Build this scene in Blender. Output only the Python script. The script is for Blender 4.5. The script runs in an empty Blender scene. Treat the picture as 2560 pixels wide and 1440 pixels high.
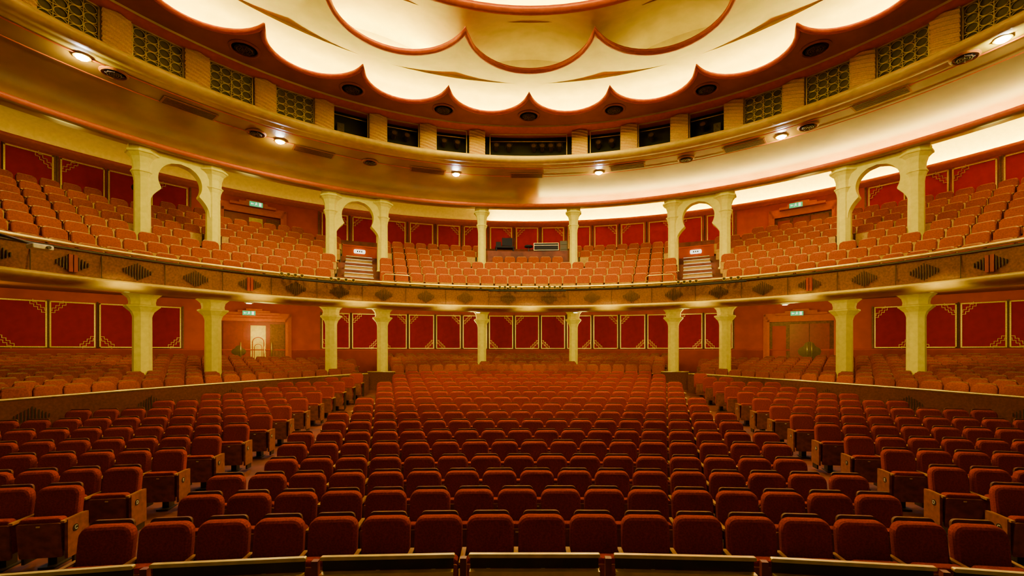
import bpy, math, random
from math import sin, cos, pi, radians as rad, sqrt, atan2, degrees
from mathutils import Vector, Matrix
random.seed(7)
C = bpy.context.scene.collection
CZ = 2.72          # camera height above the stalls floor at the front
F = 1150.0
CX = -0.17
CC = (0.0, 6.0)    # common centre of balcony front, columns and dome

# ------------------------------------------------------------ materials
MATS = {}
def mat(name, col, rough=0.6, metal=0.0, var=0.15, scale=8.0, bump=0.0, bscale=60.0, emit=None, es=0.0, spec=0.5):
    m = bpy.data.materials.new(name); m.use_nodes = True
    nt = m.node_tree; N = nt.nodes; L = nt.links
    b = N['Principled BSDF']
    b.inputs['Roughness'].default_value = rough
    b.inputs['Metallic'].default_value = metal
    b.inputs['Specular IOR Level'].default_value = spec
    tc = N.new('ShaderNodeTexCoord')
    nz = N.new('ShaderNodeTexNoise'); nz.inputs['Scale'].default_value = scale; nz.inputs['Detail'].default_value = 2
    L.new(tc.outputs['Object'], nz.inputs['Vector'])
    r = N.new('ShaderNodeValToRGB')
    r.color_ramp.elements[0].position = .3; r.color_ramp.elements[1].position = .7
    r.color_ramp.elements[0].color = [c*(1-var) for c in col]+[1]
    r.color_ramp.elements[1].color = [min(1, c*(1+var)) for c in col]+[1]
    L.new(nz.outputs['Fac'], r.inputs['Fac']); L.new(r.outputs['Color'], b.inputs['Base Color'])
    if bump:
        t = N.new('ShaderNodeTexNoise'); t.inputs['Scale'].default_value = bscale; t.inputs['Detail'].default_value = 1
        L.new(tc.outputs['Object'], t.inputs['Vector'])
        bp = N.new('ShaderNodeBump'); bp.inputs['Strength'].default_value = bump; bp.inputs['Distance'].default_value = .02
        L.new(t.outputs['Fac'], bp.inputs['Height']); L.new(bp.outputs['Normal'], b.inputs['Normal'])
    if emit:
        b.inputs['Emission Color'].default_value = list(emit)+[1]
        b.inputs['Emission Strength'].default_value = es
    MATS[name] = m
    return m
fabric = mat('seat_fabric', (.25, .027, .003), .9, spec=.08, var=.25, scale=60)
wood = mat('seat_wood', (.23, .062, .006), .42, var=.3, scale=12, spec=.3)
shellw = mat('shell_wood', (.13, .034, .003), .5, var=.2, scale=12, spec=.2)
armwood = mat('arm_wood', (.46, .20, .010), .45, var=.2, spec=.3)
fabric_lit = mat('seat_fabric_lit', (.28, .052, .001), .9, spec=.08, var=.2, scale=30)  # lighter copy of the seat fabric, with warm light put into the colour
wood_lit = mat('seat_wood_lit', (.50, .25, .002), .45, var=.2, scale=12, spec=.3)  # lighter copy of the seat wood, its lit look painted in
dark = mat('dark_metal', (.03, .013, .006), .45)
black = mat('black_interior', (.006, .004, .002), .8)
steel = mat('steel', (.85, .62, .12), .3, .6)
postred = mat('post_dark_red', (.22, .030, .006), .45)
floorm = mat('floor_carpet', (.15, .024, .002), .7, var=.4, scale=3)
burl = mat('burl_veneer', (.22, .078, .003), .42, var=.28, scale=22, spec=.3)
burlred = mat('burl_dark_red', (.12, .028, .003), .42, var=.25, scale=18, spec=.3)
burlseam = mat('veneer_dark', (.055, .018, .002), .5)
darkred = mat('dark_red_inlay', (.26, .012, .002), .5)
stepm = mat('stair_carpet', (.42, .22, .02), .7)
brass = mat('brass_rail', (.92, .66, .02), .28, .7)
goldp = mat('gold_paint', (.64, .42, .0), .42, .0, var=.10, scale=5, spec=.3)
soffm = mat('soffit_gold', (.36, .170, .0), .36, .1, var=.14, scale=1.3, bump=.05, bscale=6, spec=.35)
column = mat('column_cream', (.90, .72, .0), .6, var=.06, spec=.1)
covem = mat('cove_cream', (.80, .62, .0), .6, var=.06, spec=.1)
orange = mat('orange_rim', (.64, .12, .001), .5, var=.08, spec=.2)
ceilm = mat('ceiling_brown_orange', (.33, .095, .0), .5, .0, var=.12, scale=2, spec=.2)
domem = mat('dome_gold', (.88, .71, .0), .5, .0, var=.08, scale=2, bump=.15, bscale=12, spec=.15)
wallm = mat('wall_orange', (.52, .072, .001), .6, var=.12, scale=2, spec=.12)
redp = mat('panel_red', (.36, .006, .0005), .75, var=.12, scale=4, spec=.08)
leaf = mat('gold_leaf', (.90, .60, .01), .35, .35, var=.2, scale=30)
bronze = mat('grille_bronze', (.60, .46, .05), .4, .3)
dkbronze = mat('dark_bronze', (.12, .06, .015), .4, .4)
grback = mat('grille_dark', (.085, .06, .005), .8)
rope = mat('rope_gold', (.72, .42, .0), .45, .0, bump=.3, bscale=60, var=.15, scale=40, spec=.2)
doorred = mat('door_red', (.32, .018, .002), .4, var=.15)
paledoor = mat('pale_gold_door', (.90, .62, .03), .45)
whitem = mat('white', (.85, .8, .7), .5)
greenm = mat('sign_green', (.0, .30, .08), .5, emit=(.05, .8, .25), es=.8)
signw = mat('sign_white', (.9, .9, .85), .5, emit=(1, .95, .8), es=1.8)
lamp = mat('lamp_white', (1, 1, 1), .3, emit=(.97, .97, 1), es=900)
lamps = mat('lamp_small', (1, 1, 1), .3, emit=(1, .9, .7), es=14)
cove_hi = mat('cove_tube_bright', (1, 1, 1), .5, emit=(1, .86, .14), es=270)
ring_hi = mat('ring_tube_bright', (1, 1, 1), .5, emit=(1, .86, .14), es=105)
cove_lo = mat('cove_tube_dim', (1, 1, 1), .5, emit=(1, .78, .04), es=4)
ring_lo = mat('ring_tube_dim', (1, 1, 1), .5, emit=(1, .74, .04), es=2)
dome_t = mat('dome_tube', (1, 1, 1), .5, emit=(1, .88, .12), es=150)
dome_in = mat('dome_tube_inner', (1, 1, 1), .5, emit=(1, .88, .12), es=120)
dome_lo = mat('dome_tube_dim', (1, 1, 1), .5, emit=(1, .86, .02), es=5)

# ------------------------------------------------------------ mesh builder
class MB:
    def __init__(s): s.v = []; s.f = []; s.m = []; s.smooth = []
    def add(s, vs, fs, mi=0, sm=False):
        o = len(s.v); s.v += [tuple(v) for v in vs]
        for f in fs: s.f.append(tuple(i+o for i in f)); s.m.append(mi); s.smooth.append(sm)
    def box(s, c, d, mi=0, M=None):
        x, y, z = c; a, b, h = d[0]/2, d[1]/2, d[2]/2
        vs = [Vector((x+i*a, y+j*b, z+k*h)) for k in (-1, 1) for j in (-1, 1) for i in (-1, 1)]
        if M: vs = [M @ v for v in vs]
        s.add(vs, [(0,2,3,1),(4,5,7,6),(0,1,5,4),(2,6,7,3),(0,4,6,2),(1,3,7,5)], mi)
    def pad(s, cx, z0, z1, w, y0, y1, rt, rb, inset=0, seg=4, lean=0.0, mi=0):
        """rounded-corner slab in the XZ plane; y0 = front, y1 = back"""
        def ring(ins, y):
            out = []
            hw = w/2-ins
            for (px, pz, r, a0) in ((cx+hw, z1-ins, rt, 0), (cx-hw, z1-ins, rt, 90), (cx-hw, z0+ins, rb, 180), (cx+hw, z0+ins, rb, 270)):
                r = max(r-ins, .001)
                sx = -1 if a0 in (0, 270) else 1; sz = -1 if a0 in (0, 90) else 1
                for k in range(seg+1):
                    a = rad(a0+90*k/seg)
                    z = pz+sz*r+r*sin(a)
                    out.append((px+sx*r+r*cos(a), y+(z-z0)*lean, z))
            return out
        rings = []
        if inset: rings.append(ring(inset, y0)); rings.append(ring(inset*.3, y0+inset*.35)); rings.append(ring(0, y0+inset))
        else: rings.append(ring(0, y0))
        rings.append(ring(0, y1))
        n = len(rings[0]); vs = [p for r in rings for p in r]
        fs = [tuple(range(n))]
        for k in range(len(rings)-1):
            for i in range(n):
                j = (i+1) % n
                fs.append((k*n+i, k*n+j, (k+1)*n+j, (k+1)*n+i))
        fs.append(tuple((len(rings)-1)*n+i for i in range(n)))
        s.add(vs, fs, mi)
    def tube(s, pts, r, n=8, closed=False, mi=0):
        pts = [Vector(p) for p in pts]; N = len(pts); vs = []; fs = []
        for i, p in enumerate(pts):
            a = pts[(i-1) % N] if (closed or i > 0) else p; b = pts[(i+1) % N] if (closed or i < N-1) else p
            t = (b-a).normalized(); up = Vector((0, 0, 1))
            if abs(t.z) > .95: up = Vector((0, 1, 0))
            u = t.cross(up).normalized(); w = u.cross(t)
            for k in range(n):
                an = 2*pi*k/n; vs.append(p+u*(r*cos(an))+w*(r*sin(an)))
        for i in range(N if closed else N-1):
            j = (i+1) % N
            for k in range(n):
                l = (k+1) % n; fs.append((i*n+k, i*n+l, j*n+l, j*n+k))
        if not closed: fs.append(tuple(range(n))[::-1]); fs.append(tuple((N-1)*n+k for k in range(n)))
        s.add(vs, fs, mi, True)
    def lathe(s, prof, n=16, c=(0,0,0), mi=0, sm=False, rot=0):
        vs = []; fs = []
        for (r, z) in prof:
            for k in range(n):
                a = 2*pi*k/n+rot; vs.append((c[0]+r*cos(a), c[1]+r*sin(a), c[2]+z))
        P = len(prof)
        for i in range(P-1):
            for k in range(n):
                l = (k+1) % n; fs.append((i*n+k, i*n+l, (i+1)*n+l, (i+1)*n+k))
        fs.append(tuple(range(n))[::-1]); fs.append(tuple((P-1)*n+k for k in range(n)))
        s.add(vs, fs, mi, sm)
    def rev(s, prof, t0, t1, n, c=CC, mi=0, zf=None, sm=True, cap=False):
        """sweep an (R,z) profile about c; theta measured from +Y towards +X, degrees"""
        vs = []; fs = []; P = len(prof)
        for i in range(n+1):
            t = rad(t0+(t1-t0)*i/n); dz = zf(degrees(t)) if zf else 0
            for (r, z) in prof: vs.append((c[0]+r*sin(t), c[1]+r*cos(t), z+CZ+dz))
        for i in range(n):
            for k in range(P-1): fs.append((i*P+k, i*P+k+1, (i+1)*P+k+1, (i+1)*P+k))
        if cap: fs.append(tuple(range(P))); fs.append(tuple(n*P+k for k in range(P))[::-1])
        s.add(vs, fs, mi, sm)
    def build(s, name, m, parent=None, M=None):
        me = bpy.data.meshes.new(name)
        me.from_pydata([tuple(M @ Vector(v)) for v in s.v] if M else s.v, [], s.f)
        ms = m if isinstance(m, (list, tuple)) else [m]
        for x in ms: me.materials.append(x)
        me.polygons.foreach_set('material_index', s.m)
        me.polygons.foreach_set('use_smooth', s.smooth)
        me.update()
        o = bpy.data.objects.new(name, me); C.objects.link(o)
        if parent: o.parent = parent
        return o
def tag(o, label, cat, group=None, kind=None):
    o['label'] = label; o['category'] = cat
    if group: o['group'] = group
    if kind: o['kind'] = kind
    return o
def empty(name, loc=(0,0,0), rz=0.0, label=None, cat=None, group=None):
    o = bpy.data.objects.new(name, None); C.objects.link(o); o.location = loc; o.rotation_euler = (0, 0, rz); o.empty_display_size = .1
    if label: tag(o, label, cat, group)
    return o
def struct(name, mb, m):
    o = mb.build(name, m); o['kind'] = 'structure'; return o
def copyt(o):
    c = o.copy(); C.objects.link(c)
    for ch in o.children:
        d = ch.copy(); C.objects.link(d); d.parent = c
        for g in ch.children:
            e = g.copy(); C.objects.link(e); e.parent = d
    return c
def pol(R, th, z=0, c=CC):
    t = rad(th); return (c[0]+R*sin(t), c[1]+R*cos(t), z+CZ)
ORD = ['zeroth','first','second','third','fourth','fifth','sixth','seventh','eighth','ninth','tenth','eleventh','twelfth','thirteenth','fourteenth','fifteenth','sixteenth','seventeenth','eighteenth','nineteenth','twentieth','twenty-first','twenty-second','twenty-third','twenty-fourth','twenty-fifth','twenty-sixth','twenty-seventh','twenty-eighth','twenty-ninth','thirtieth']
def text_mesh(ch, size):
    cu = bpy.data.curves.new('t', 'FONT'); cu.body = ch; cu.size = size; cu.align_x = 'CENTER'; cu.align_y = 'CENTER'; cu.extrude = .002
    o = bpy.data.objects.new('t', cu); me = bpy.data.meshes.new_from_object(o); bpy.data.objects.remove(o)
    return me
def proj(x, y, z):
    return 1310+F*(x-CX)/y, 880-F*(z-CZ)/y
def name_side(s): return 'left' if s < 0 else 'right'

# ------------------------------------------------------------ stalls floor
DZ = [(0,0),(7.4,0),(8.4,.07),(9.3,.12),(10.2,.195),(11.1,.27),(18.6,1.0),(19.4,1.17),(21.3,1.42),(25,1.66),(60,1.68)]
def fz(D):
    for (a, za), (b, zb) in zip(DZ, DZ[1:]):
        if D <= b: return za+(zb-za)*max(0, D-a)/(b-a)
    return 1.68
RC = -29.0
def Dc(x, y): return sqrt(x*x+(y-RC)**2)+RC
mb = MB(); nx, ny = 60, 70; vs = []; fs = []
for j in range(ny+1):
    for i in range(nx+1):
        x = -24+48*i/nx; y = 1.2+27*j/ny
        rr = sqrt(x*x+(y+2)**2)
        if rr > 28: x *= 28/rr; y = (y+2)*28/rr-2
        vs.append((x, y, fz(Dc(x, y))))
for j in range(ny):
    for i in range(nx):
        a = j*(nx+1)+i; fs.append((a, a+1, a+nx+2, a+nx+1))
mb.add(vs, fs, 0, True); struct('floor', mb, floorm)

# parapet curve (x>0 half)
PC = [(0,21.9,-.86),(3.6,20.7,-.86),(6.45,18.6,-.88),(8.3,16.0,-.93),(9.9,13.3,-.98),(11.6,10.1,-1.06),(12.9,7.0,-1.12),(13.6,4.0,-1.2)]
def catmull(P, n=8):
    out = []
    for i in range(len(P)-1):
        p0 = P[max(i-1, 0)]; p1 = P[i]; p2 = P[i+1]; p3 = P[min(i+2, len(P)-1)]
        for k in range(n):
            t = k/n
            out.append(tuple(.5*((2*p1[a])+(-p0[a]+p2[a])*t+(2*p0[a]-5*p1[a]+4*p2[a]-p3[a])*t*t+(-p0[a]+3*p1[a]-3*p2[a]+p3[a])*t**3) for a in range(3)))
    out.append(P[-1]); return out
PCS = catmull(PC)
def offset_curve(d):
    out = []
    for i, p in enumerate(PCS):
        a = PCS[max(i-1, 0)]; b = PCS[min(i+1, len(PCS)-1)]
        tx, ty = b[0]-a[0], b[1]-a[1]; l = sqrt(tx*tx+ty*ty)
        nx_, ny_ = -ty/l, tx/l
        out.append((p[0]+nx_*d, p[1]+ny_*d, p[2], nx_, ny_))
    return out
PSTART = 16   # index in PCS of (6.45,18.6)
def aisle_out(y): return 6.7+max(0, y-18.6)*.40
def rear_floor_z(base, d): return base+.22-1.0+(d-.8)/.9*.078
for sgn, nm in ((-1, 'left'), (1, 'right')):
    mb = MB(); cur = [offset_curve(d*.8) for d in range(16)]
    for k in range(15):
        for i in range(len(PCS)-1):
            q = [cur[k][i], cur[k][i+1], cur[k+1][i+1], cur[k+1][i]]
            dd = [k*.8, k*.8, (k+1)*.8, (k+1)*.8]
            mx = sum(a[0] for a in q)/4; my = sum(a[1] for a in q)/4
            if mx < aisle_out(my)-.15 or sqrt(mx*mx+(my+2)**2) > 28: continue
            mb.add([(sgn*a[0], a[1], CZ+rear_floor_z(a[2], d)) for a, d in zip(q, dd)], [(0,1,2,3)], 0, True)
    struct('floor', mb, floorm)
    # parapet
    t = empty('stalls_parapet', (sgn*6.45, 18.6, CZ-1.9), 0, 'curved burl wood parapet with brass rail around the raised %s stalls seats' % nm, 'parapet')
    Mi = Matrix.Translation((-sgn*6.45, -18.6, -(CZ-1.9)))
    seg = PCS[PSTART:]
    w = MB(); vs = []; fs = []
    off = offset_curve(.12)[PSTART:]
    for p, q in zip(seg, off):
        zb = fz(Dc(p[0], p[1]))
        vs += [(sgn*p[0], p[1], zb), (sgn*p[0], p[1], CZ+p[2]-.03), (sgn*q[0], q[1], CZ+p[2]-.03), (sgn*q[0], q[1], zb)]
    for i in range(len(seg)-1):
        for k in range(4):
            l = (k+1) % 4; fs.append((i*4+k, i*4+l, i*4+4+l, i*4+4+k))
    fs.append((0,1,2,3)); w.add(vs, fs); w.build('parapet_wall', burlred, t, Mi)
    r = MB(); r.tube([(sgn*(p[0]+.04*1), p[1], CZ+p[2]) for p in seg], .03, 8); r.build('rail', brass, t, Mi)
    L = 0; last = -1.0
    for i in range(1, len(seg)):
        L += sqrt((seg[i][0]-seg[i-1][0])**2+(seg[i][1]-seg[i-1][1])**2)
        if L-last > 1.9:
            last = L; p = seg[i]; q = off[i]
            nx_, ny_ = (q[0]-p[0])/.12, (q[1]-p[1])/.12
            ty, tx = -nx_, ny_
            m_ = MB()
            for k in range(-5, 6):
                h = .46-.075*abs(k)
                m_.add([(sgn*(p[0]-nx_*.02+tx*(k*.058+e*.009)), p[1]-ny_*.02+ty*(k*.058+e*.009), CZ+p[2]-.42+f_*h/2) for e in (-1, 1) for f_ in (-1, 1)], [(0,1,3,2)])
            m_.build('slat_motif', black, t, Mi)
for sgn, nm in ((-1, 'left'), (1, 'right')):
    t = empty('low_parapet', (sgn*6.05, 18.95, fz(19)), 0, 'short wood parapet with brass rail beside the %s stalls aisle' % nm, 'parapet')
    a = MB(); a.box((0, 0, .40), (1.1, .1, .80)); a.build('parapet_wall', burlred, t)
    a = MB(); a.tube([(-.57, 0, .82), (.57, 0, .82)], .025, 8); a.build('rail', brass, t)
    mb = MB()
    x0, y0, x1, y1 = 6.75, 18.4, 8.3, 23.6
    n_ = 12
    for k in range(n_):
        pa = (x0+(x1-x0)*k/n_-1.15, y0+(y1-y0)*k/n_); pb = (x0+(x1-x0)*(k+1)/n_-1.15, y0+(y1-y0)*(k+1)/n_)
        za = fz(Dc(*pa))+.012; zb = fz(Dc(*pb))+.012
        mb.add([(sgn*pa[0], pa[1], za), (sgn*(pa[0]+.05), pa[1], za), (sgn*(pb[0]+.05), pb[1], zb), (sgn*pb[0], pb[1], zb)], [(0,1,2,3)])
    struct('trim_12', mb, whitem)

# ------------------------------------------------------------ seats
def seat_parts(hi=True):
    sg = 5 if hi else 2
    d = {}
    a = MB(); a.box((0, .08, .15), (.10, .16, .30)); a.box((0, .05, .01), (.18, .30, .02)); d['pedestal'] = (a, dark)
    a = MB(); a.pad(0, .38, 1.0, .40, .105, .135, .05, .03, 0, sg, .14); d['back_shell'] = (a, shellw)
    a = MB(); a.pad(0, .44, .972, .500, .01, .10, .105, .04, .035 if hi else .03, sg, .14); d['backrest'] = (a, fabric)
    a = MB(); a.pad(0, .22, .66, .465, -.15, -.05, .05, .04, .02, sg, -.10); d['seat_cushion'] = (a, fabric)
    a = MB(); a.pad(0, .17, .605, .465, -.175, -.151, .02, .02, 0, sg if hi else 1, -.10)
    d['seat_panel'] = (a, wood)
    a = MB(); a.box((.274, -.06, .625), (.046, .36, .026)); d['armrest'] = (a, armwood)
    a = MB(); a.box((.274, .03, .33), (.03, .2, .55)); d['arm_support'] = (a, dark)
    return d
SP = seat_parts(True); SL = seat_parts(False)
proto = empty('theatre_seat')
for k, (a, m) in SP.items():
    o = a.build(k, m, proto)
pl = MB(); pl.box((0, -.218, .57), (.04, .004, .016))
plo = pl.build('number_plate', whitem, proto)
plo.location = (0, -.002, 0)
endp = MB()
endp.box((0, -.03, .40), (.035, .34, .48))
endpanel_me = endp.build('end_panel', wood); endpanel_data = endpanel_me.data; bpy.data.objects.remove(endpanel_me)
disc = MB(); disc.lathe([(.045, 0), (.045, .004)], 20, sm=False); dd_ = disc.build('letter_disc', dark); disc_data = dd_.data; bpy.data.objects.remove(dd_)

seats = []
PITCH = .548
for k in range(16):
    D = 4.8+.915*k; hw = 4.66+(D-4.8)*.045
    n = int(2*hw/PITCH+.35)
    if (n % 2 == 0) != (k % 2 == 1): n -= 1
    if k == 0: n = 17
    R = D-RC
    for i in range(n):
        s = (i-(n-1)/2)*PITCH+.02; th = s/R
        seats.append(dict(x=R*sin(th), y=RC+R*cos(th), z=fz(D), rz=-th, block='centre', row=k+1, idx=i+1, n=n, endl=(i == 0), endr=(i == n-1)))
for k in range(7):
    D = 19.6+.88*k; R = D-RC
    hw = 5.5+max(0, D-18.6)*.36; n = int(2*hw/PITCH)
    for i in range(n):
        s = (i-(n-1)/2)*PITCH; th = s/R
        seats.append(dict(x=R*sin(th), y=RC+R*cos(th), z=fz(D), rz=-th, block='rear centre', row=k+1, idx=i+1, n=n, endl=(i == 0), endr=(i == n-1)))
def par_x(y):
    for a, b in zip(PCS[PSTART:], PCS[PSTART+1:]):
        if b[1] <= y <= a[1]: return a[0]+(b[0]-a[0])*(a[1]-y)/(a[1]-b[1])
    return 6.45 if y > 18 else 13.6
for sgn, nm in ((-1, 'left'), (1, 'right')):
    for k in range(13):
        D = 6.4+.955*k; R = D-RC; s = 5.93+.03*k+PITCH/2; i = 0
        while True:
            th = s/R; x = R*sin(th); y = RC+R*cos(th)
            if x > par_x(y+.2)-.45 or i > 16: break
            i += 1
            seats.append(dict(x=sgn*x, y=y, z=fz(D), rz=-sgn*th, block=nm, row=k+1, idx=i, endl=(sgn > 0 and i == 1), endr=(sgn < 0 and i == 1), letter='CDEFGHJKLMNPQ'[k]))
            s += PITCH
    for k in range(13):
        d = .8+.9*k; cur = offset_curve(d)
        L = 0; nxt = (k % 2)*PITCH/2
        for a, b in zip(cur, cur[1:]):
            l = sqrt((b[0]-a[0])**2+(b[1]-a[1])**2)
            while nxt <= L+l:
                u = (nxt-L)/l; nxt += PITCH
                x = a[0]+(b[0]-a[0])*u; y = a[1]+(b[1]-a[1])*u; zb = a[2]+(b[2]-a[2])*u
                nx_, ny_ = a[3], a[4]
                if x < aisle_out(y)+.3 or sqrt(x*x+(y+2)**2) > 26.9: continue
                seats.append(dict(x=sgn*x, y=y, z=CZ+rear_floor_z(zb, d), rz=-sgn*atan2(nx_, ny_), block='rear '+nm, row=k+1, idx=0))
            L += l
COLT = [7.9, 24.3, 32.0, 47.2, 54.6]
COLR = 15.4
cols = [pol(COLR, s*t) for t in COLT for s in (-1, 1)]
def near_col(x, y, r=.52): return any((x-c[0])**2+(y-c[1])**2 < r*r for c in cols)
seats = [s for s in seats if not near_col(s['x'], s['y'])]
RISE = .44
def czf(th): return -.34*min(1, (abs(th)/62)**2)
def tierz(r): return 3.10-1.0+RISE*r
def aisle_t(R): return 29.6-(R-12.4)*.55
FSP = pol(18.9, -52.2)
for r in range(8):
    R = 12.45+.9*r; n = int(rad(86)*R/PITCH)
    for i in range(-n, n+1):
        th = degrees((i+(.5 if r % 2 else 0))*PITCH/R); a = abs(th)
        if a > 86: continue
        if a < 7.6 and r > 3: continue
        if a < 33.5 and r > 5: continue
        if 33.5 <= a < 46 and r > 6: continue
        if abs(rad(a-aisle_t(R))*R) < .83: continue
        p = pol(R, th, tierz(r)+czf(th))
        if near_col(p[0], p[1], .48): continue
        if (p[0]-FSP[0])**2+(p[1]-FSP[1])**2 < .8: continue
        seats.append(dict(x=p[0], y=p[1], z=p[2], rz=-rad(th), block='circle', row=r+1, idx=0))
vis = []
for s in seats:
    if s['y'] < .5: continue
    px, py = proj(s['x'], s['y'], s['z']+.8)
    if -220 < px < 2780 and -60 < py < 1640:
        s['in'] = (-40 < px < 2600); vis.append(s)
cand = sorted([s for s in vis if s['block'] in ('centre', 'left', 'right') and s['in']], key=lambda s: s['y'])[:300]
ids = set(id(s) for s in cand)
first = True
armL = MB(); armL.box((-.274, -.06, .625), (.046, .36, .026)); _o = armL.build('armrest', armwood); armL_data = _o.data; bpy.data.objects.remove(_o)
supL = MB(); supL.box((-.274, .03, .33), (.03, .2, .55)); _o = supL.build('arm_support', dark); supL_data = _o.data; bpy.data.objects.remove(_o)
LET = {}
for s in cand:
    o = proto if first else copyt(proto)
    s['o'] = o
    first = False
for s in cand:
    o = s['o']
    o.location = (s['x'], s['y'], s['z']); o.rotation_euler = (0, 0, s['rz'])
    if s['block'] == 'centre':
        lab = 'dark red tip-up seat, %s from the left in %s row of the centre block' % (ORD[s['idx']], ORD[s['row']])
    else:
        lab = 'dark red tip-up seat, %s from the aisle in %s row of %s block' % (ORD[s['idx']], ORD[s['row']], s['block'])
    tag(o, lab, 'seat', 'tip-up seats in the stalls')
    if (s['block'] == 'centre' and s['endl']) or (s['block'] == 'right' and s['idx'] == 1):
        for nm_, dt in (('armrest', armL_data), ('arm_support', supL_data)):
            q = bpy.data.objects.new(nm_, dt); C.objects.link(q); q.parent = o
    if s['idx'] == 1 and s['block'] in ('left', 'right'):
        sg = 1 if s['block'] == 'left' else -1
        q = bpy.data.objects.new('end_panel', endpanel_data); C.objects.link(q); q.parent = o; q.location = (sg*.29, 0, 0)
        dq = bpy.data.objects.new('letter_disc', disc_data); C.objects.link(dq); dq.parent = q
        dq.location = (sg*.018, -.08, .50); dq.rotation_euler = (0, sg*pi/2, 0)
        ch = s['letter']
        if ch not in LET:
            LET[ch] = text_mesh(ch, .07); LET[ch].materials.append(whitem)
        lq = bpy.data.objects.new('row_letter', LET[ch]); C.objects.link(lq); lq.parent = q
        lq.location = (sg*.024, -.08, .50); lq.rotation_euler = (pi/2, 0, sg*pi/2)
rest = [s for s in vis if id(s) not in ids]
ml = [fabric, wood, armwood, dark, fabric_lit, wood_lit, shellw]; midx = {'pedestal':3, 'back_shell':6, 'backrest':0, 'seat_cushion':0, 'seat_panel':1, 'armrest':2, 'arm_support':3}
base = MB()
for k, (a, m) in SL.items(): base.add(a.v, a.f, midx[k])
cmap = {0: 4, 1: 5, 2: 2, 3: 3, 6: 5}  # circle seats swap to the lit-coloured copies
V = []; Fc = []; Mx = []
for s in rest:
    c_, s_ = cos(s['rz']), sin(s['rz']); o = len(V)
    V += [(s['x']+c_*x-s_*y, s['y']+s_*x+c_*y, s['z']+z) for x, y, z in base.v]
    Fc += [tuple(i+o for i in f) for f in base.f]
    Mx += [cmap[q] for q in base.m] if s['block'] == 'circle' else [(4 if q == 0 and s['block'].startswith('rear') else (1 if q == 6 and s['block'].startswith('rear') else q)) for q in base.m]  # rear stalls take brighter copies too, light put into the colour
me = bpy.data.meshes.new('theatre_seats'); me.from_pydata(V, [], Fc)
for m in ml: me.materials.append(m)
me.polygons.foreach_set('material_index', Mx); me.update()
o = bpy.data.objects.new('theatre_seats', me); C.objects.link(o)
tag(o, 'hundreds of smaller red tip-up seats at the back of the stalls and in the circle', 'seats', kind='stuff')
print('SEATS', len(seats), len(vis), len(cand), len(rest))

# ------------------------------------------------------------ barrier in front of the first row
bx = [(-3.75, 2.95), (-2.62, 3.16), (-1.50, 3.28), (-.45, 3.33), (.60, 3.33), (1.70, 3.27), (2.85, 3.12), (3.9, 2.93)]
bl = ['far left', 'second from left', 'third from left', 'centre left, under the middle seats', 'third from right', 'second from right', 'far right']
for i in range(7):
    a = Vector((bx[i][0]+CX, bx[i][1], 0)); b = Vector((bx[i+1][0]+CX, bx[i+1][1], 0)); d = b-a; Ln = d.length; mid = (a+b)/2
    t = empty('barrier_section', tuple(mid), atan2(d.y, d.x), 'steel railed barrier section at the bottom edge, %s' % bl[i], 'barrier', 'barrier sections before the front row')
    m_ = MB(); m_.pad(0, 1.236, 1.262, Ln-.10, -.016, .016, .01, .01, 0, 2); m_.build('top_rail', steel, t)
    m_ = MB(); m_.box((0, -.03, 1.140), (Ln-.12, .05, .03)); m_.build('lower_rail', steel, t)
    m_ = MB(); m_.box((0, .0, .555), (Ln-.12, .012, 1.09)); m_.build('panel', burlred, t)
    m_ = MB(); m_.box((-Ln/2+.01, .01, .615), (.045, .045, 1.23)); m_.build('post', postred, t)
    m_ = MB(); m_.box((0, .01, 1.195), (Ln-.12, .006, .085)); m_.build('infill', dark, t)

# ------------------------------------------------------------ walls
SW = (0.0, -2.0); SR = 28.0   # stalls rear wall
mb = MB(); mb.rev([(SR, -1.2), (SR, 2.6)], -70, 70, 90, SW); struct('wall_back', mb, wallm)
mb = MB(); mb.rev([(SR-.02, -1.15), (SR-.07, -1.15), (SR-.07, .05), (SR-.12, .08), (SR-.12, .13), (SR-.02, .15)], -70, 70, 90, SW); struct('trim_1', mb, wallm)
CR = 20.0
mb = MB(); mb.rev([(CR, 4.2), (CR, 7.3)], -100, 100, 110); struct('wall_circle', mb, wallm)
mb = MB(); mb.rev([(CR-.01, 7.08), (CR-.10, 7.10), (CR-.12, 7.14), (CR-.32, 7.17), (CR-.34, 7.30), (CR-.29, 7.30), (CR-.27, 7.20), (CR-.01, 7.20)], -100, 100, 110); struct('trim_2', mb, orange)
mb = MB(); mb.rev([(CR, 7.2), (CR, 7.55), (CR-.15, 7.8), (CR-.5, 7.95), (CR-1.2, 8.0), (15.6, 8.05), (15.5, 6.9)], -100, 100, 110); struct('ceiling', mb, covem)
for a0, a1, mt, nm in ((-95, -6, cove_lo, 'left'), (-6, 95, cove_hi, 'right')):
    m_ = MB(); m_.rev([(CR-.22, 7.205), (CR-.22, 7.24), (CR-.16, 7.24), (CR-.16, 7.205), (CR-.22, 7.205)], a0, a1, 40)
    tag(m_.build('cove_light', mt), 'hidden strip light in the cornice above the %s circle wall panels' % nm, 'strip light', 'cove strip lights')
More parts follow.
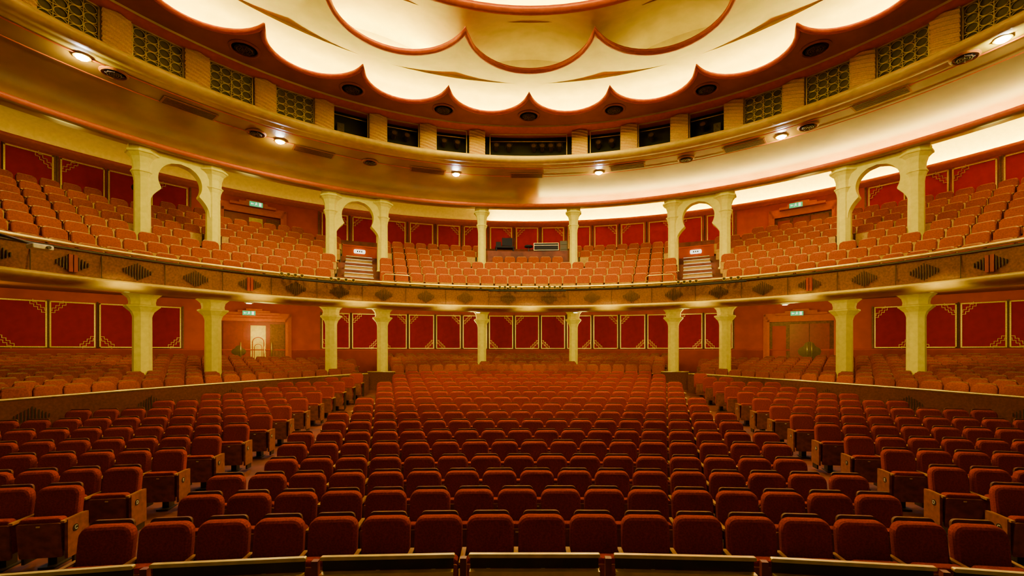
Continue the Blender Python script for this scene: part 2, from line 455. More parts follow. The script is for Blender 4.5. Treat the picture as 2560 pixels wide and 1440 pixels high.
# under-balcony ceiling
mb = MB(); ths = [i*1.25 for i in range(-72, 73)]; vs = []; fs = []
for th in ths:
    p = pol(14.95, th, 1.86); q0 = Vector((p[0], p[1])); d = Vector((sin(rad(th)), cos(rad(th))))
    e = q0-Vector(SW); bq = e.dot(d); cq = e.dot(e)-(SR+.0)**2; tt = -bq+sqrt(bq*bq-cq); q1 = q0+d*tt
    vs += [p, (q0.x+d.x*.05, q0.y+d.y*.05, CZ+1.98), (q1.x, q1.y, CZ+2.45)]
for i in range(len(ths)-1):
    fs += [(i*3, i*3+1, i*3+4, i*3+3), (i*3+1, i*3+2, i*3+5, i*3+4)]
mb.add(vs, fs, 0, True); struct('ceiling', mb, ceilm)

# ------------------------------------------------------------ balcony (circle)
t = empty('balcony_front', (0, 17.5, CZ+1.6), 0, 'curved burl wood balcony front with brass rail and gold underside', 'balcony')
Mi = Matrix.Translation((0, -17.5, -(CZ+1.6)))
m_ = MB(); m_.rev([(11.62, 2.0), (11.62, 2.40), (11.50, 2.40), (11.50, 2.33), (11.56, 1.76), (11.62, 1.76)], -88, 88, 120, cap=True, sm=False); m_.build('veneer_band', burl, t, Mi)
m_ = MB(); m_.rev([(11.50, 2.345), (11.46, 2.345), (11.46, 2.385), (11.50, 2.385)], -88, 88, 120, sm=False); m_.build('shadow_bead', dark, t, Mi)
m_ = MB(); m_.tube([Vector(pol(11.46, a, 2.46)) for a in range(-88, 89, 2)], .045, 8); m_.build('rail', brass, t, Mi)
m_ = MB(); m_.rev([(11.56, 1.77), (11.42, 1.76), (11.36, 1.72), (11.36, 1.68), (11.42, 1.61), (11.55, 1.57), (11.8, 1.56), (12.8, 1.62), (14.2, 1.78), (14.8, 1.84), (14.98, 1.86)], -88, 88, 120); m_.build('soffit', goldp, t, Mi)
MOT = [3.9, 11.9, 19.1, 26.5, 33.8, 40.5, 47, 53.8, 60.3, 66.5, 73]
for a in MOT:
    for s in (-1, 1):
        red = a in (47, 66.5)
        M0 = Mi @ Matrix.Translation(pol(11.515, s*a, 2.04)) @ Matrix.Rotation(-rad(s*a), 4, 'Z')
        m_ = MB()
        for k in range(-5, 6):
            if red and abs(k) < 2: continue
            h = .44-.068*abs(k); m_.box((k*.056, .005, 0), (.018, .05, h))
        mo = m_.build('slat_motif', burlseam, t, M0)
        if red:
            m_ = MB(); m_.box((-.045, -.005, 0), (.07, .06, .40)); m_.box((.045, -.005, 0), (.07, .06, .40)); m_.build('red_insert', darkred, mo, M0)
        m_ = MB()
        M1 = Mi @ Matrix.Translation(pol(11.515, s*(a+3.6), 2.04)) @ Matrix.Rotation(-rad(s*(a+3.6)), 4, 'Z')
        m_.box((0, -.02, 0), (.012, .02, .54)); m_.build('joint', burlseam, t, M1)
mb = MB()
prof = [(11.62, 2.1)]
for r in range(8):
    prof += [(12.2+.9*r, tierz(r)) if r else (12.2, 2.1), (12.2+.9*r+.62, tierz(r)), (12.2+.9*r+.62, tierz(r+1))]
prof += [(CR, tierz(8))]
mb.rev(prof, -88, 88, 110, zf=czf, sm=False); struct('floor', mb, floorm)
mb = MB(); mb.rev([(15.55, 3.4), (15.55, 4.72), (18.4, 4.72)], -7.3, 7.3, 12, sm=False, cap=False); struct('floor', mb, floorm)

# ------------------------------------------------------------ columns
cl = {7.9: 'nearest the middle', 24.3: 'second out from the middle', 32.0: 'third out from the middle', 47.2: 'fourth out, beside the doors', 54.6: 'outermost'}
for a in COLT:
    for s in (-1, 1):
        p = pol(COLR, s*a); zf_ = fz(Dc(p[0], p[1]))
        if a > 40: zf_ += .25
        top = CZ+1.87; h = top-zf_; g = .80 if a < 10 else (.90 if a < 40 else 1.0)
        t = empty('stalls_column', (p[0], p[1], zf_), -rad(s*a), 'cream column with flared capital under the balcony, %s half, %s' % (name_side(s), cl[a]), 'column', 'columns under the balcony')
        m_ = MB(); m_.lathe([(.33*g, 0), (.33*g, .18), (.265*g, .22), (.255*g, h-.75)], 8, rot=pi/8); m_.build('shaft', column, t)
        m_ = MB(); m_.lathe([(r_*g, h-z_) for r_, z_ in ((.255, .75), (.27, .68), (.31, .58), (.39, .50), (.45, .44), (.48, .42), (.48, .37), (.36, .35), (.35, .26), (.38, .14), (.46, .06), (.53, 0))], 8, rot=pi/8); m_.build('capital', column, t)
def upper_col(t, x, h, g=1.0):
    m_ = MB(); m_.lathe([(.30*g, 0), (.30*g, .15), (.25*g, .19), (.24*g, h-1.1)], 8, c=(x, 0, 0), rot=pi/8); m_.build('shaft', column, t)
    m_ = MB(); m_.lathe([(r_*g, h-z_) for r_, z_ in ((.24, 1.1), (.26, .95), (.31, .82), (.34, .80), (.34, .76), (.28, .74), (.29, .52), (.35, .34), (.45, .24), (.50, .22), (.50, .16), (.42, .15), (.44, 0))], 8, c=(x, 0, 0), rot=pi/8); m_.build('capital', column, t)
UT = 6.60
for s in (-1, 1):
    p = pol(COLR, s*7.9, tierz(3))
    t = empty('circle_column', p, -rad(s*7.9), 'single cream column among the circle seats, %s of the centre' % name_side(s), 'column', 'single columns in the circle')
    upper_col(t, 0, UT-tierz(3), .78)
for (a, b, nm) in ((24.3, 32.0, 'inner'), (47.2, 54.6, 'outer')):
    for s in (-1, 1):
        am = (a+b)/2; zb = tierz(3)+czf(am)
        R_ = COLR*cos(rad((b-a)/2))
        p = pol(R_, s*am, zb); hwid = COLR*sin(rad((b-a)/2)); h = UT-zb
        t = empty('arched_column_pair', p, -rad(s*am), '%s pair of cream columns joined by a horseshoe arch, %s side of the circle' % (nm, name_side(s)), 'columns', 'arched column pairs in the circle')
        upper_col(t, -hwid, h, .92); upper_col(t, hwid, h, .92)
        m_ = MB(); rr = hwid*.62; zc = h-.24-rr
        z0 = h-1.85
        N = 28
        def hwf(z):
            if z < zc-rr*.55:
                u = (z-z0)/(zc-rr*.55-z0); e = rr*.835
                return (hwid-.15)+(e-(hwid-.15))*min(1, u**2.2)
            v = rr*rr-(z-zc)**2
            return sqrt(v) if v > 0 else 0
        zz = [z0+(zc+rr-z0)*i/N for i in range(N+1)]+[h]
        for sd in (-1, 1):
            vs = []; fs = []
            for z in zz:
                w = hwf(z)
                for y in (-.17, .17): vs += [(sd*w, y, z), (sd*hwid, y, z)]
            for i in range(len(zz)-1):
                b0 = i*4; c0 = b0+4
                fs += [(b0, b0+1, c0+1, c0), (b0+2, b0+3, c0+3, c0+2), (b0, b0+2, c0+2, c0)]
            m_.add(vs, fs)
        m_.build('arch', column, t)

# ------------------------------------------------------------ ring beam, soffit, lip, frieze
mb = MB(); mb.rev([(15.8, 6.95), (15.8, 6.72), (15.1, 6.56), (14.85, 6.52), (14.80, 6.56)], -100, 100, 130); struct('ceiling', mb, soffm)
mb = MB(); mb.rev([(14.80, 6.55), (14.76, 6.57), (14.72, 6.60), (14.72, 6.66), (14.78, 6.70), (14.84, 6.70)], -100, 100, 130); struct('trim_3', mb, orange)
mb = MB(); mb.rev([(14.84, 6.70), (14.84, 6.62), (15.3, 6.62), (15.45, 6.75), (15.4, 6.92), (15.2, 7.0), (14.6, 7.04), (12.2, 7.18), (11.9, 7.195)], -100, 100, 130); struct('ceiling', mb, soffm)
def zsof(R): return 7.04+(14.6-R)/2.4*.14
for a0, a1, mt, nm in ((-95, -2, ring_lo, 'left'), (2, 95, ring_hi, 'right')):
    m_ = MB(); m_.rev([(15.10, 6.70), (15.10, 6.75), (15.18, 6.75), (15.18, 6.70), (15.10, 6.70)], a0, a1, 40)
    tag(m_.build('cove_light', mt), 'hidden strip light in the trough of the %s ring beam' % nm, 'strip light', 'cove strip lights')
mb = MB(); mb.rev([(12.75, 7.13), (12.72, 7.125), (12.70, 7.14)], -100, 100, 130); mb.rev([(12.05, 7.17), (12.02, 7.165), (12.0, 7.18)], -100, 100, 130); struct('trim_4', mb, orange)
mb = MB(); mb.rev([(11.95, 7.19), (11.75, 7.19), (11.72, 7.205), (11.62, 7.185), (11.46, 7.20), (11.36, 7.26), (11.33, 7.33), (11.36, 7.40), (11.46, 7.445), (11.62, 7.46), (12.2, 7.46)], -100, 100, 150); struct('trim_5', mb, goldp)
mb = MB(); mb.rev([(12.2, 7.4), (12.2, 8.5)], -100, 100, 130); struct('wall_frieze', mb, black)
mb = MB(); mb.rev([(12.2, 8.46), (11.70, 8.46), (11.66, 8.48), (11.55, 8.485), (11.50, 8.51), (11.42, 8.52), (11.40, 8.56)], -100, 100, 150); struct('trim_6', mb, orange)
WIN = [0, 14.3, 23, 31.7, 40.3, 49, 57.6, 66.3, 75]
FH = .98; FZ = 7.47
def pilaster(R, a, wdt, nm):
    m_ = MB(); n, k = 26, 10; vs = []; fs = []; h = FH
    for j in range(n*3+1):
        for i in range(k+1):
            u = -1+2*i/k; z = h*j/(n*3)
            ph = (z/.115+u*.7)
            y = -.06*sqrt(max(0, 1-u*u*.85))-.085*abs(sin(pi*ph))
            vs.append((u*wdt/2, y, z))
    for j in range(n*3):
        for i in range(k):
            q = j*(k+1)+i; fs.append((q, q+1, q+k+2, q+k+1))
    m_.add(vs, fs, 0, True)
    p = pol(R, a, FZ)
    o = empty('twisted_pilaster', p, -rad(a), nm, 'pilaster', 'twisted gold pilasters round the frieze')
    m_.build('twisted_face', rope, o)
    q = MB(); q.box((0, .13, h/2), (wdt, .26, h)); q.build('core', goldp, o)
PIL = [9.6, 18.6, 27.3, 36.0, 44.6, 53.3, 62.0, 70.6]
for i, a in enumerate(PIL):
    for s in (-1, 1):
        pilaster(11.78, s*a, .60, 'twisted gold rope pilaster in the frieze, %s out to the %s of centre' % (ORD[i+1], name_side(s)))
for i, a in enumerate(WIN):
    for s in ((1,) if a == 0 else (-1, 1)):
        w = 3.0 if a == 0 else 1.16
        if 0 < a <= 32:
            t = empty('lighting_window', pol(11.80, s*a, FZ), -rad(s*a), 'black lighting opening in the frieze, %s out to the %s' % (ORD[i], name_side(s)), 'window', 'black frieze openings')
        elif a == 0:
            t = empty('lighting_window', pol(11.85, 0, FZ), 0, 'wide black lighting opening at the middle of the frieze', 'window', 'black frieze openings')
        else:
            t = empty('ring_grille', pol(11.80, s*a, FZ), -rad(s*a), 'bronze grille of rings in the frieze, %s grille out to the %s' % (ORD[i-3], name_side(s)), 'grille', 'ring grilles in the frieze')
        m_ = MB(); fw = .025 if a <= 32 else .035
        for (cx, cz, sx, sz) in ((0, fw/2, w, fw), (0, FH-fw/2, w, fw), (-w/2+fw/2, FH/2, fw, FH), (w/2-fw/2, FH/2, fw, FH)): m_.box((cx, 0, cz), (sx, .06, sz))
        m_.build('frame', goldp if a <= 32 else bronze, t)
        if a <= 32:
            m_ = MB(); m_.tube([(-w/2+.04, .1, .74), (w/2-.04, .1, .74)], .014, 8); m_.build('pipe', brass, t)
            m_ = MB(); m_.box((0, .15, .02), (w*.96, .26, .03)); m_.build('sill', dark, t)
        else:
            m_ = MB(); m_.box((0, .05, FH/2), (w-.02, .02, FH-.04)); m_.build('backing', grback, t)
            m_ = MB(); nc, nr = 4, 4; dx = (w-.07)/nc; dz = (FH-.07)/nr
            for c in range(nc):
                for r in range(nr):
                    cx = -w/2+.035+dx*(c+.5); cz = .035+dz*(r+.5)
                    m_.tube([(cx+dx*.46*cos(2*pi*k/16), .01, cz+dz*.46*sin(2*pi*k/16)) for k in range(16)], .010, 4, True)
            for c in range(1, nc): m_.box((-w/2+.035+dx*c, .01, FH/2), (.014, .02, FH-.07))
            for r in range(1, nr): m_.box((0, .01, .035+dz*r), (w-.06, .02, .014))
            m_.build('ring_lattice', bronze, t)
lan = empty('stage_lantern')
m_ = MB(); m_.lathe([(.05, -.14), (.08, -.12), (.085, .05), (.10, .06), (.10, .14), (.085, .14)], 14); m_.build('housing', dark, lan, Matrix.Rotation(rad(70), 4, 'X'))
m_ = MB(); m_.tube([(-.12, 0, 0), (-.12, 0, .16), (0, 0, .20), (.12, 0, .16), (.12, 0, 0)], .012, 6); m_.build('yoke', dark, lan)
m_ = MB(); m_.lathe([(.08, .141), (.08, .146)], 14); m_.build('lens', dkbronze, lan, Matrix.Rotation(rad(70), 4, 'X'))
LP = [-6.0, -3.6, 1.0, 2.6, 4.2, 5.8, -22.2, -24.4, -13.2, 13.0, 15.4, -15.6, 22.4, 31.0]
lans = [lan]+[copyt(lan) for _ in LP[1:]]
for o, a in zip(lans, LP):
    o.location = pol(12.0, a, FZ+.50); o.rotation_euler = (0, 0, -rad(a))
    mid_ = abs(a) < 8
    w_ = 'in the wide middle frieze opening' if mid_ else 'in the frieze openings %s of middle' % name_side(a)
    same = sorted([x for x in LP if (abs(x) < 8) == mid_ and (mid_ or x*a > 0)])
    tag(o, 'black stage lantern %s, %s from left' % (w_, ORD[same.index(a)+1]), 'stage light', 'stage lanterns in the frieze')
for s in (-1, 1):
    t = empty('loudspeaker', pol(11.98, s*33.3, FZ+.04), -rad(s*33), 'small dark loudspeaker standing in the outermost black opening on the %s' % name_side(s), 'loudspeaker')
    m_ = MB(); m_.pad(0, 0, .42, .24, -.12, .12, .02, .02, .01, 2); m_.build('cabinet', dark, t)
    for z, r in ((.13, .085), (.31, .045)):
        m_ = MB(); m_.tube([(r*cos(2*pi*k/16), -.125, z+r*sin(2*pi*k/16)) for k in range(16)], .008, 5, True); m_.build('driver', dkbronze, t)

# ------------------------------------------------------------ scalloped dome
def lobes(n, Rc, phase, b, seg=18):
    half = pi/n; r = Rc*sin(half); mid = Rc*cos(half); out = []
    for i in range(n):
        ph = rad(phase)+2*pi*i/n
        for k in range(seg):
            u = pi*k/seg
            tx = -r*cos(u); rd = mid+r*b*sin(u)
            out.append((rd*sin(ph)+tx*cos(ph), rd*cos(ph)-tx*sin(ph)))
    return out
def lobeplate(mb, cur, Ro, zf_, nt=1):
    n = len(cur); vs = []; fs = []
    for (x, y) in cur:
        a = atan2(x, y); ox, oy = Ro*sin(a), Ro*cos(a)
        for k in range(nt+1):
            t = k/nt; vs.append((CC[0]+x+(ox-x)*t, CC[1]+y+(oy-y)*t, CZ+zf_(t, degrees(a))))
    P = nt+1
    for i in range(n):
        j = (i+1) % n
        for k in range(nt): fs.append((i*P+k, i*P+k+1, j*P+k+1, j*P+k))
    mb.add(vs, fs, 0, True)
def lip(mb, cur, z0, z1):
    n = len(cur); vs = []; fs = []
    for (x, y) in cur: vs += [(CC[0]+x, CC[1]+y, CZ+z0), (CC[0]+x*1.004, CC[1]+y*1.004, CZ+z1)]
    for i in range(n):
        j = (i+1) % n; fs.append((i*2, i*2+1, j*2+1, j*2))
    mb.add(vs, fs, 0, False)
c1 = lobes(22, 9.22, 360/44, 1.08); c2 = lobes(12, 6.82, 0, 1.06, 26); c3 = [(6.35*sin(2*pi*k/90), 6.35*cos(2*pi*k/90)) for k in range(90)]
Z1 = 8.53; Z2 = 8.80; Z3 = 9.12
mb = MB(); lobeplate(mb, c1, 11.45, lambda t, a: Z1+.03); struct('ceiling', mb, ceilm)
mb = MB(); lip(mb, c1, Z1, Z1+.12); mb.tube([(CC[0]+x, CC[1]+y, CZ+Z1+.01) for x, y in c1], .07, 6, True); struct('trim_7', mb, orange)
def z2(t, a):
    if t < .85: return Z2+.02+.42*sin(pi/2*min(1, t/.85))
    return Z2+.44-.55*((t-.85)/.15)**2
mb = MB(); lobeplate(mb, c2, 11.4, z2, 14); struct('ceiling', mb, domem)
mb = MB(); lip(mb, c2, Z2, Z2+.15); mb.tube([(CC[0]+x, CC[1]+y, CZ+Z2+.01) for x, y in c2], .075, 6, True); struct('trim_8', mb, orange)
mb = MB(); mb.rev([(11.4, 8.5), (11.4, 8.80)], -180, 180, 120); mb.rev([(9.6, 9.1), (9.6, 10.1)], -180, 180, 120); mb.rev([(7.28, 9.5), (7.28, 9.95)], -180, 180, 100); struct('wall_cove', mb, domem)
def z3(t, a):
    lobe = abs(cos(rad(a)*6))
    return Z3+.02+(.62*lobe+.10)*sin(pi*min(1, t*.62))+(.10*t)
mb = MB(); lobeplate(mb, [(6.35*sin(2*pi*k/240), 6.35*cos(2*pi*k/240)) for k in range(240)], 9.6, z3, 14); struct('ceiling', mb, domem)
mb = MB(); mb.tube([(CC[0]+x, CC[1]+y, CZ+Z3+.02) for x, y in c3], .09, 6, True); lip(mb, c3, Z3, Z3+.2); struct('trim_9', mb, orange)
mb = MB(); mb.rev([(7.3, 9.75), (6.8, 10.1), (4, 10.5), (.01, 10.7)], -180, 180, 80); struct('ceiling', mb, domem)
def strip(R, z, a0, a1, mt, lab, n=60):
    m_ = MB(); m_.rev([(R, z), (R, z+.06), (R+.08, z+.06), (R+.08, z), (R, z)], a0, a1, n)
    tag(m_.build('dome_light', mt), lab, 'strip light', 'dome strip lights')
strip(11.0, Z1+.08, -100, 100, dome_t, 'hidden strip light behind the outer scalloped rim of the dome', 90)
strip(9.3, Z2+.56, -75, -16, dome_in, 'hidden strip light behind the left inner scallops of the dome', 30)
strip(9.3, Z2+.56, -14, 75, dome_lo, 'dim hidden strip light behind the right inner scallops of the dome', 40)
strip(6.8, Z3+.30, -100, 100, dome_t, 'hidden strip light behind the innermost ring of the dome', 60)
def diffuser(loc, r, lab, group, rz=0):
    t = empty('ceiling_diffuser', loc, rz, lab, 'air vent', group)
    m_ = MB(); m_.lathe([(r, 0), (r*1.0, -.02), (r*.86, -.05), (r*.80, -.03), (r*.80, 0)], 28); m_.build('outer_ring', ceilm, t)
    m_ = MB(); m_.lathe([(r*.62, -.035), (r*.62, -.045)], 24); m_.build('dark_core', black, t)
    m_ = MB()
    for k in range(3):
        rr = r*(.16+.16*k); m_.tube([(rr*cos(2*pi*j/20), rr*sin(2*pi*j/20), -.05) for j in range(20)], .012, 5, True)
    for k in range(8):
        m_.tube([(0, 0, -.05), (r*.62*cos(k*pi/4), r*.62*sin(k*pi/4), -.05)], .01, 4)
    m_.build('louvre', dkbronze, t)
for i, a in enumerate((-65.5, -49.1, -32.7, -16.4, 0, 16.4, 32.7, 49.1, 65.5)):
    diffuser(pol(10.66, a, Z1+.03), .40, 'round air diffuser on flat ceiling beside the scalloped rim, %s from the left' % ORD[i+1], 'diffusers beside the dome')
def sof(px, py):
    dx, dz = (px-1310)/F, (880-py)/F; Y = 7.1/dz
    for _ in range(20):
        X = CX+dx*Y; R = sqrt(X*X+(Y-6)**2); Y = zsof(R)/dz
    return X, Y, CZ+zsof(R), R
for i, (px, py) in enumerate(((285, 182), (640, 332), (925, 405), (1715, 397), (2020, 315), (2412, 142))):
    X, Y, Z, R = sof(px, py); diffuser((X, Y, Z), .30, 'round air diffuser in the gold soffit under the frieze, %s from left' % ORD[i+1], 'diffusers in the soffit')
for i, (px, py) in enumerate(((205, 140), (700, 352), (1140, 434), (1497, 430), (1953, 340), (2507, 95))):
    X, Y, Z, R = sof(px, py)
    t = empty('soffit_spotlight', (X, Y, Z), 0, 'bright white round spotlight in the gold soffit, %s from left' % ORD[i+1], 'light', 'bright soffit spotlights')
    m_ = MB(); m_.lathe([(.17, .0), (.17, -.03), (.13, -.04), (.13, 0)], 24); m_.build('bezel', goldp, t)
    m_ = MB(); m_.lathe([(.125, -.045), (.115, -.06), (.06, -.09), (.01, -.10)], 20, sm=True); m_.build('lens', lamp, t)
for i, (px, py) in enumerate(((475, 270), (785, 378), (1070, 425), (1317, 437), (1568, 415), (1860, 362), (2200, 245))):
    X, Y, Z, R = sof(px, py); a = degrees(atan2(X, Y-6))
    t = empty('access_panel', (X, Y, Z-.03), -rad(a), 'dark rectangular access panel in the gold soffit, %s from left' % ORD[i+1], 'panel', 'dark soffit panels')
    t.rotation_euler = (-.058, 0, -rad(a))
    m_ = MB(); m_.box((0, 0, 0), (1.35, .42, .02)); m_.build('plate', ceilm, t)
    m_ = MB()
    for k in range(6): m_.box((0, -.16+.064*k, -.015), (1.25, .03, .012))
    m_.build('slat', burlred, t)
for i, a in enumerate((-44, -8.8, 8.4, 41)):
    p = pol(14.2, a, 1.745)
    t = empty('downlight', p, 0, 'small white downlight under the balcony edge, %s from left' % ORD[i+1], 'light', 'downlights under the balcony')
    m_ = MB(); m_.lathe([(.14, .01), (.14, -.02), (.10, -.03)], 18); m_.build('bezel', whitem, t)
    m_ = MB(); m_.lathe([(.09, -.031), (.08, -.04)], 18); m_.build('lens', lamps, t)

# ------------------------------------------------------------ wall panels
def make_panel(w, h, mirror):
    t = empty('wall_panel')
    m_ = MB(); m_.box((0, -.02, h/2), (w-.06, .04, h-.06)); m_.build('fabric_panel', redp, t)
    m_ = MB(); f = .045
    for (cx, cz, sx, sz) in ((0, f/2, w, f), (0, h-f/2, w, f), (-w/2+f/2, h/2, f, h), (w/2-f/2, h/2, f, h)): m_.box((cx, -.035, cz), (sx, .07, sz))
    m_.build('frame', leaf, t)
    for sd, tp in ((1, 1), (-1, -1)):
        sx = sd*(-1 if mirror else 1)
        m_ = MB(); st = .105; b = .015; n = 4
        ox = sx*(w/2-f); oz = h-f if tp > 0 else f; sz = -1 if tp > 0 else 1
        for q in range(2):
            off = q*.08
            for k in range(n):
                xa = st*(n-k)-off; za = st*k+st-off
                if xa <= 0: continue
                xb = max(0, xa-st)
                m_.box((ox-sx*(xa+xb)/2, -.055, oz+sz*za), (abs(xa-xb)+b, .03, b))
                m_.box((ox-sx*xa, -.055, oz+sz*(za-st/2)), (b, .03, st+b))
        m_.build('corner_motif', leaf, t)
    return t
protos = {}
def place_panel(R, th, z, c, w, h, mirror, lab, group):
    key = (w, h, mirror)
    if key not in protos: protos[key] = make_panel(w, h, mirror); o = protos[key]
    else: o = copyt(protos[key])
    o.location = pol(R, th, z, c); o.rotation_euler = (0, 0, -rad(th)); tag(o, lab, 'wall panel', group)
sp = [-47.6, -44.7, -41.8, -38.8, -35.9]+[3*i for i in range(-7, 8)]+[35.9, 38.8, 41.8, 44.7, 47.6]
for i, a in enumerate(sp):
    place_panel(SR-.07, a, .18, SW, 1.34, 1.86, i % 2 == 0, 'red wall panel with stepped gold corners under the balcony, %s from the left' % ORD[i+1], 'panels on the stalls wall')
cp = [-64, -60.2, -56.2, -52.4, -48.6]+[4.2*i for i in range(-7, 8)]+[48.6, 52.4, 56.2, 60.2, 64]
for i, a in enumerate(cp):
    place_panel(CR-.07, a, 5.25, CC, 1.22, 1.74, i % 2 == 0, 'red wall panel with stepped gold corners behind the circle seats, %s from the left' % ORD[i+1], 'panels on the circle wall')
for (R, c, z0, z1, lst, w) in ((SR, SW, .15, 2.1, sp, 1.5), (CR, CC, 5.2, 7.05, cp, 2.1)):
    mb = MB()
    for a in lst:
        for e in (-w, w):
            p = pol(R-.02, a+e, z0, c); M0 = Matrix.Translation(p) @ Matrix.Rotation(-rad(a+e), 4, 'Z')
            mb.box((0, 0, (z1-z0)/2), (.06, .04, z1-z0), 0, M0)
    struct('trim_10' if R == SR else 'trim_11', mb, burl)

# ------------------------------------------------------------ doorways and exit signs
def exit_sign(loc, rz, lab):
    t = empty('exit_sign', loc, rz, lab, 'exit sign', 'green exit signs')
    m_ = MB(); m_.box((0, 0, 0), (.52, .06, .20)); m_.build('box', greenm, t)
    m_ = MB()
    y = -.034
    def quad(pts): m_.add([(a, y, b) for a, b in pts], [tuple(range(len(pts)))])
    quad([(.018*cos(k*pi/5), .018*sin(k*pi/5)+.062) for k in range(10)])
    quad([(-.02, .035), (.02, .038), (.005, -.015), (-.028, -.01)]); quad([(.005, -.01), (.045, -.035), (.04, -.048), (-.01, -.02)])
    quad([(-.028, -.01), (-.06, -.06), (-.045, -.065), (-.01, -.02)]); quad([(.015, .035), (.055, .02), (.05, .01), (.012, .02)])
    quad([(-.02, .035), (-.055, .01), (-.048, .002), (-.02, .02)])
    quad([(-.22, 0), (-.17, .045), (-.17, .015), (-.10, .015), (-.10, -.015), (-.17, -.015), (-.17, -.045)])
    quad([(.11, -.075), (.11, .075), (.20, .075), (.20, -.075)])
    m_.build('pictogram', signw, t)
def white_sign(loc, rz, lab):
    t = empty('lit_sign', loc, rz, lab, 'sign', 'small white lit signs')
    m_ = MB(); m_.pad(0, -.09, .09, .5, -.03, .03, .05, .05, .01, 4); m_.build('box', signw, t)
    m_ = MB()
    for k in (-1, 0, 1): m_.box((k*.09, -.033, 0), (.05, .006, .07))
    m_.build('lettering', grback, t)
def quatrefoil(t, x, z, r, mt, y=-.10):
    m_ = MB(); R_ = r*.62
    pts = []
    for q in range(4):
        for k in range(9):
            a = pi/2*q-rad(80)+rad(160)*k/8
            pts.append((r*.52*cos(pi/2*q)+R_*.78*cos(a), r*.52*sin(pi/2*q)+R_*.78*sin(a)))
    n = len(pts)
    vs = [(x+a, y, z+b) for a, b in pts]+[(x+a, y+.03, z+b) for a, b in pts]+[(x, y-.01, z)]
    fs = [(i, (i+1) % n, n+(i+1) % n, n+i) for i in range(n)]+[(i, (i+1) % n, 2*n) for i in range(n)]
    m_.add(vs, fs); m_.build('quatrefoil_ornament', mt, t)
def doorway(name, R, c, th, z, w, h, kind):
    t = empty(name, pol(R, th, z, c), -rad(th)); t['kind'] = 'structure'
    m_ = MB()
    for q in range(3):
        ww = w+.5-.16*q; hh = h+.12+.14*(2-q)
        for sx in (-1, 1): m_.box((sx*(ww/2-.04), -.06-.07*q, hh/2), (.12, .12, hh))
        m_.box((0, -.06-.07*q, hh-.06), (ww, .12, .14))
    m_.build('stepped_surround', orange, t)
    m_ = MB(); m_.box((0, -.22, h+.36), (w*.8, .3, .1)); m_.box((0, -.22, h+.46), (w*.5, .26, .1)); m_.box((0, -.22, h+.55), (w*.25, .22, .08)); m_.build('stepped_pediment', orange, t)
    m_ = MB(); m_.box((0, -.02, h/2), (w, .02, h)); m_.build('dark_recess', wood if kind != 'open' else doorred, t)
    if kind == 'open':
        x0s = [(-w*.33, w*.30, doorred), (w*.37, w*.24, wood)]
    else:
        x0s = [(-w*.02, w*.30, doorred), (w*.29, w*.30, doorred)]
    for (x0, dw, mt) in x0s:
        m_ = MB(); m_.box((x0, -.06, h*.48), (dw, .05, h*.94)); lf = m_.build('door_leaf', mt, t)
        m_ = MB(); xx = x0+(dw*.40 if x0 < .2 else -dw*.40); m_.tube([(xx, -.13, h*.3), (xx, -.13, h*.6)], .022, 8); m_.build('pull_handle', brass, lf)
    if kind == 'open':
        quatrefoil(t, -w*.24, h*.42, .30, dkbronze)
        m_ = MB(); m_.box((w*.06, -.05, h*.46), (w*.24, .04, h*.92)); lf = m_.build('inner_door', paledoor, t)
        m_ = MB(); xx = w*.06
        m_.tube([(xx-w*.09, -.08, .1), (xx-w*.09, -.08, h*.6)]+[(xx-w*.09*cos(pi*k/8), -.08, h*.6+w*.09*sin(pi*k/8)) for k in range(9)]+[(xx+w*.09, -.08, h*.1)], .02, 6)
        m_.tube([(xx-w*.06, -.08, .12), (xx-w*.06, -.08, h*.5)]+[(xx-w*.06*cos(pi*k/8), -.08, h*.5+w*.06*sin(pi*k/8)) for k in range(9)]+[(xx+w*.06, -.08, h*.12), (xx-w*.06, -.08, .12)], .014, 6)
        m_.build('arch_moulding', orange, lf)
        m_ = MB(); m_.box((xx+w*.10, -.1, h*.45), (.03, .05, .35)); m_.build('door_handle', brass, lf)
    else:
        quatrefoil(t, w*.135, h*.42, .48, dkbronze)
        m_ = MB(); m_.box((-w*.34, -.05, h*.46), (w*.22, .04, h*.92)); m_.build('side_leaf', wallm, t)
    return t
doorway('door_1', SR-.05, SW, -28.6, -1.05, 2.7, 2.55, 'open')
doorway('door_2', SR-.05, SW, 28.6, -1.05, 2.7, 2.55, 'r')
doorway('door_3', CR-.05, CC, -39.8, 4.6, 2.3, 1.75, 'open')
doorway('door_4', CR-.05, CC, 39.8, 4.6, 2.3, 1.75, 'r')
exit_sign(pol(SR-1.0, -29.0, 1.83, SW), rad(29), 'green running-man exit sign above the left stalls doorway under the balcony')
exit_sign(pol(SR-1.0, 28.2, 1.83, SW), -rad(28), 'green running-man exit sign above the right stalls doorway under the balcony')
exit_sign(pol(CR-.6, -39.6, 6.72), rad(39), 'green running-man exit sign above the left doorway behind the circle')
exit_sign(pol(CR-.6, 39.2, 6.72), -rad(39), 'green running-man exit sign above the right doorway behind the circle')
for s in (-1, 1):
    a = aisle_t(17.1)
    mb = MB(); M0 = Matrix.Translation(pol(17.1, s*a, 3.9)) @ Matrix.Rotation(-rad(s*a), 4, 'Z')
    mb.box((0, .06, .47), (1.56, .12, .94), 0, M0); mb.box((0, .06, .97), (1.62, .18, .06), 0, M0); struct('wall_landing', mb, wallm)
white_sign(pol(17.04, -aisle_t(17.1), 4.62), rad(aisle_t(17.1)), 'small white lit sign on the low wall above the left circle stairs')
white_sign(pol(17.04, aisle_t(17.1), 4.62), -rad(aisle_t(17.1)), 'small white lit sign on the low wall above the right circle stairs')
white_sign(pol(CR-.25, -44.2, 6.75), rad(44), 'small white lit sign left of the circle doorway, beside the arch')

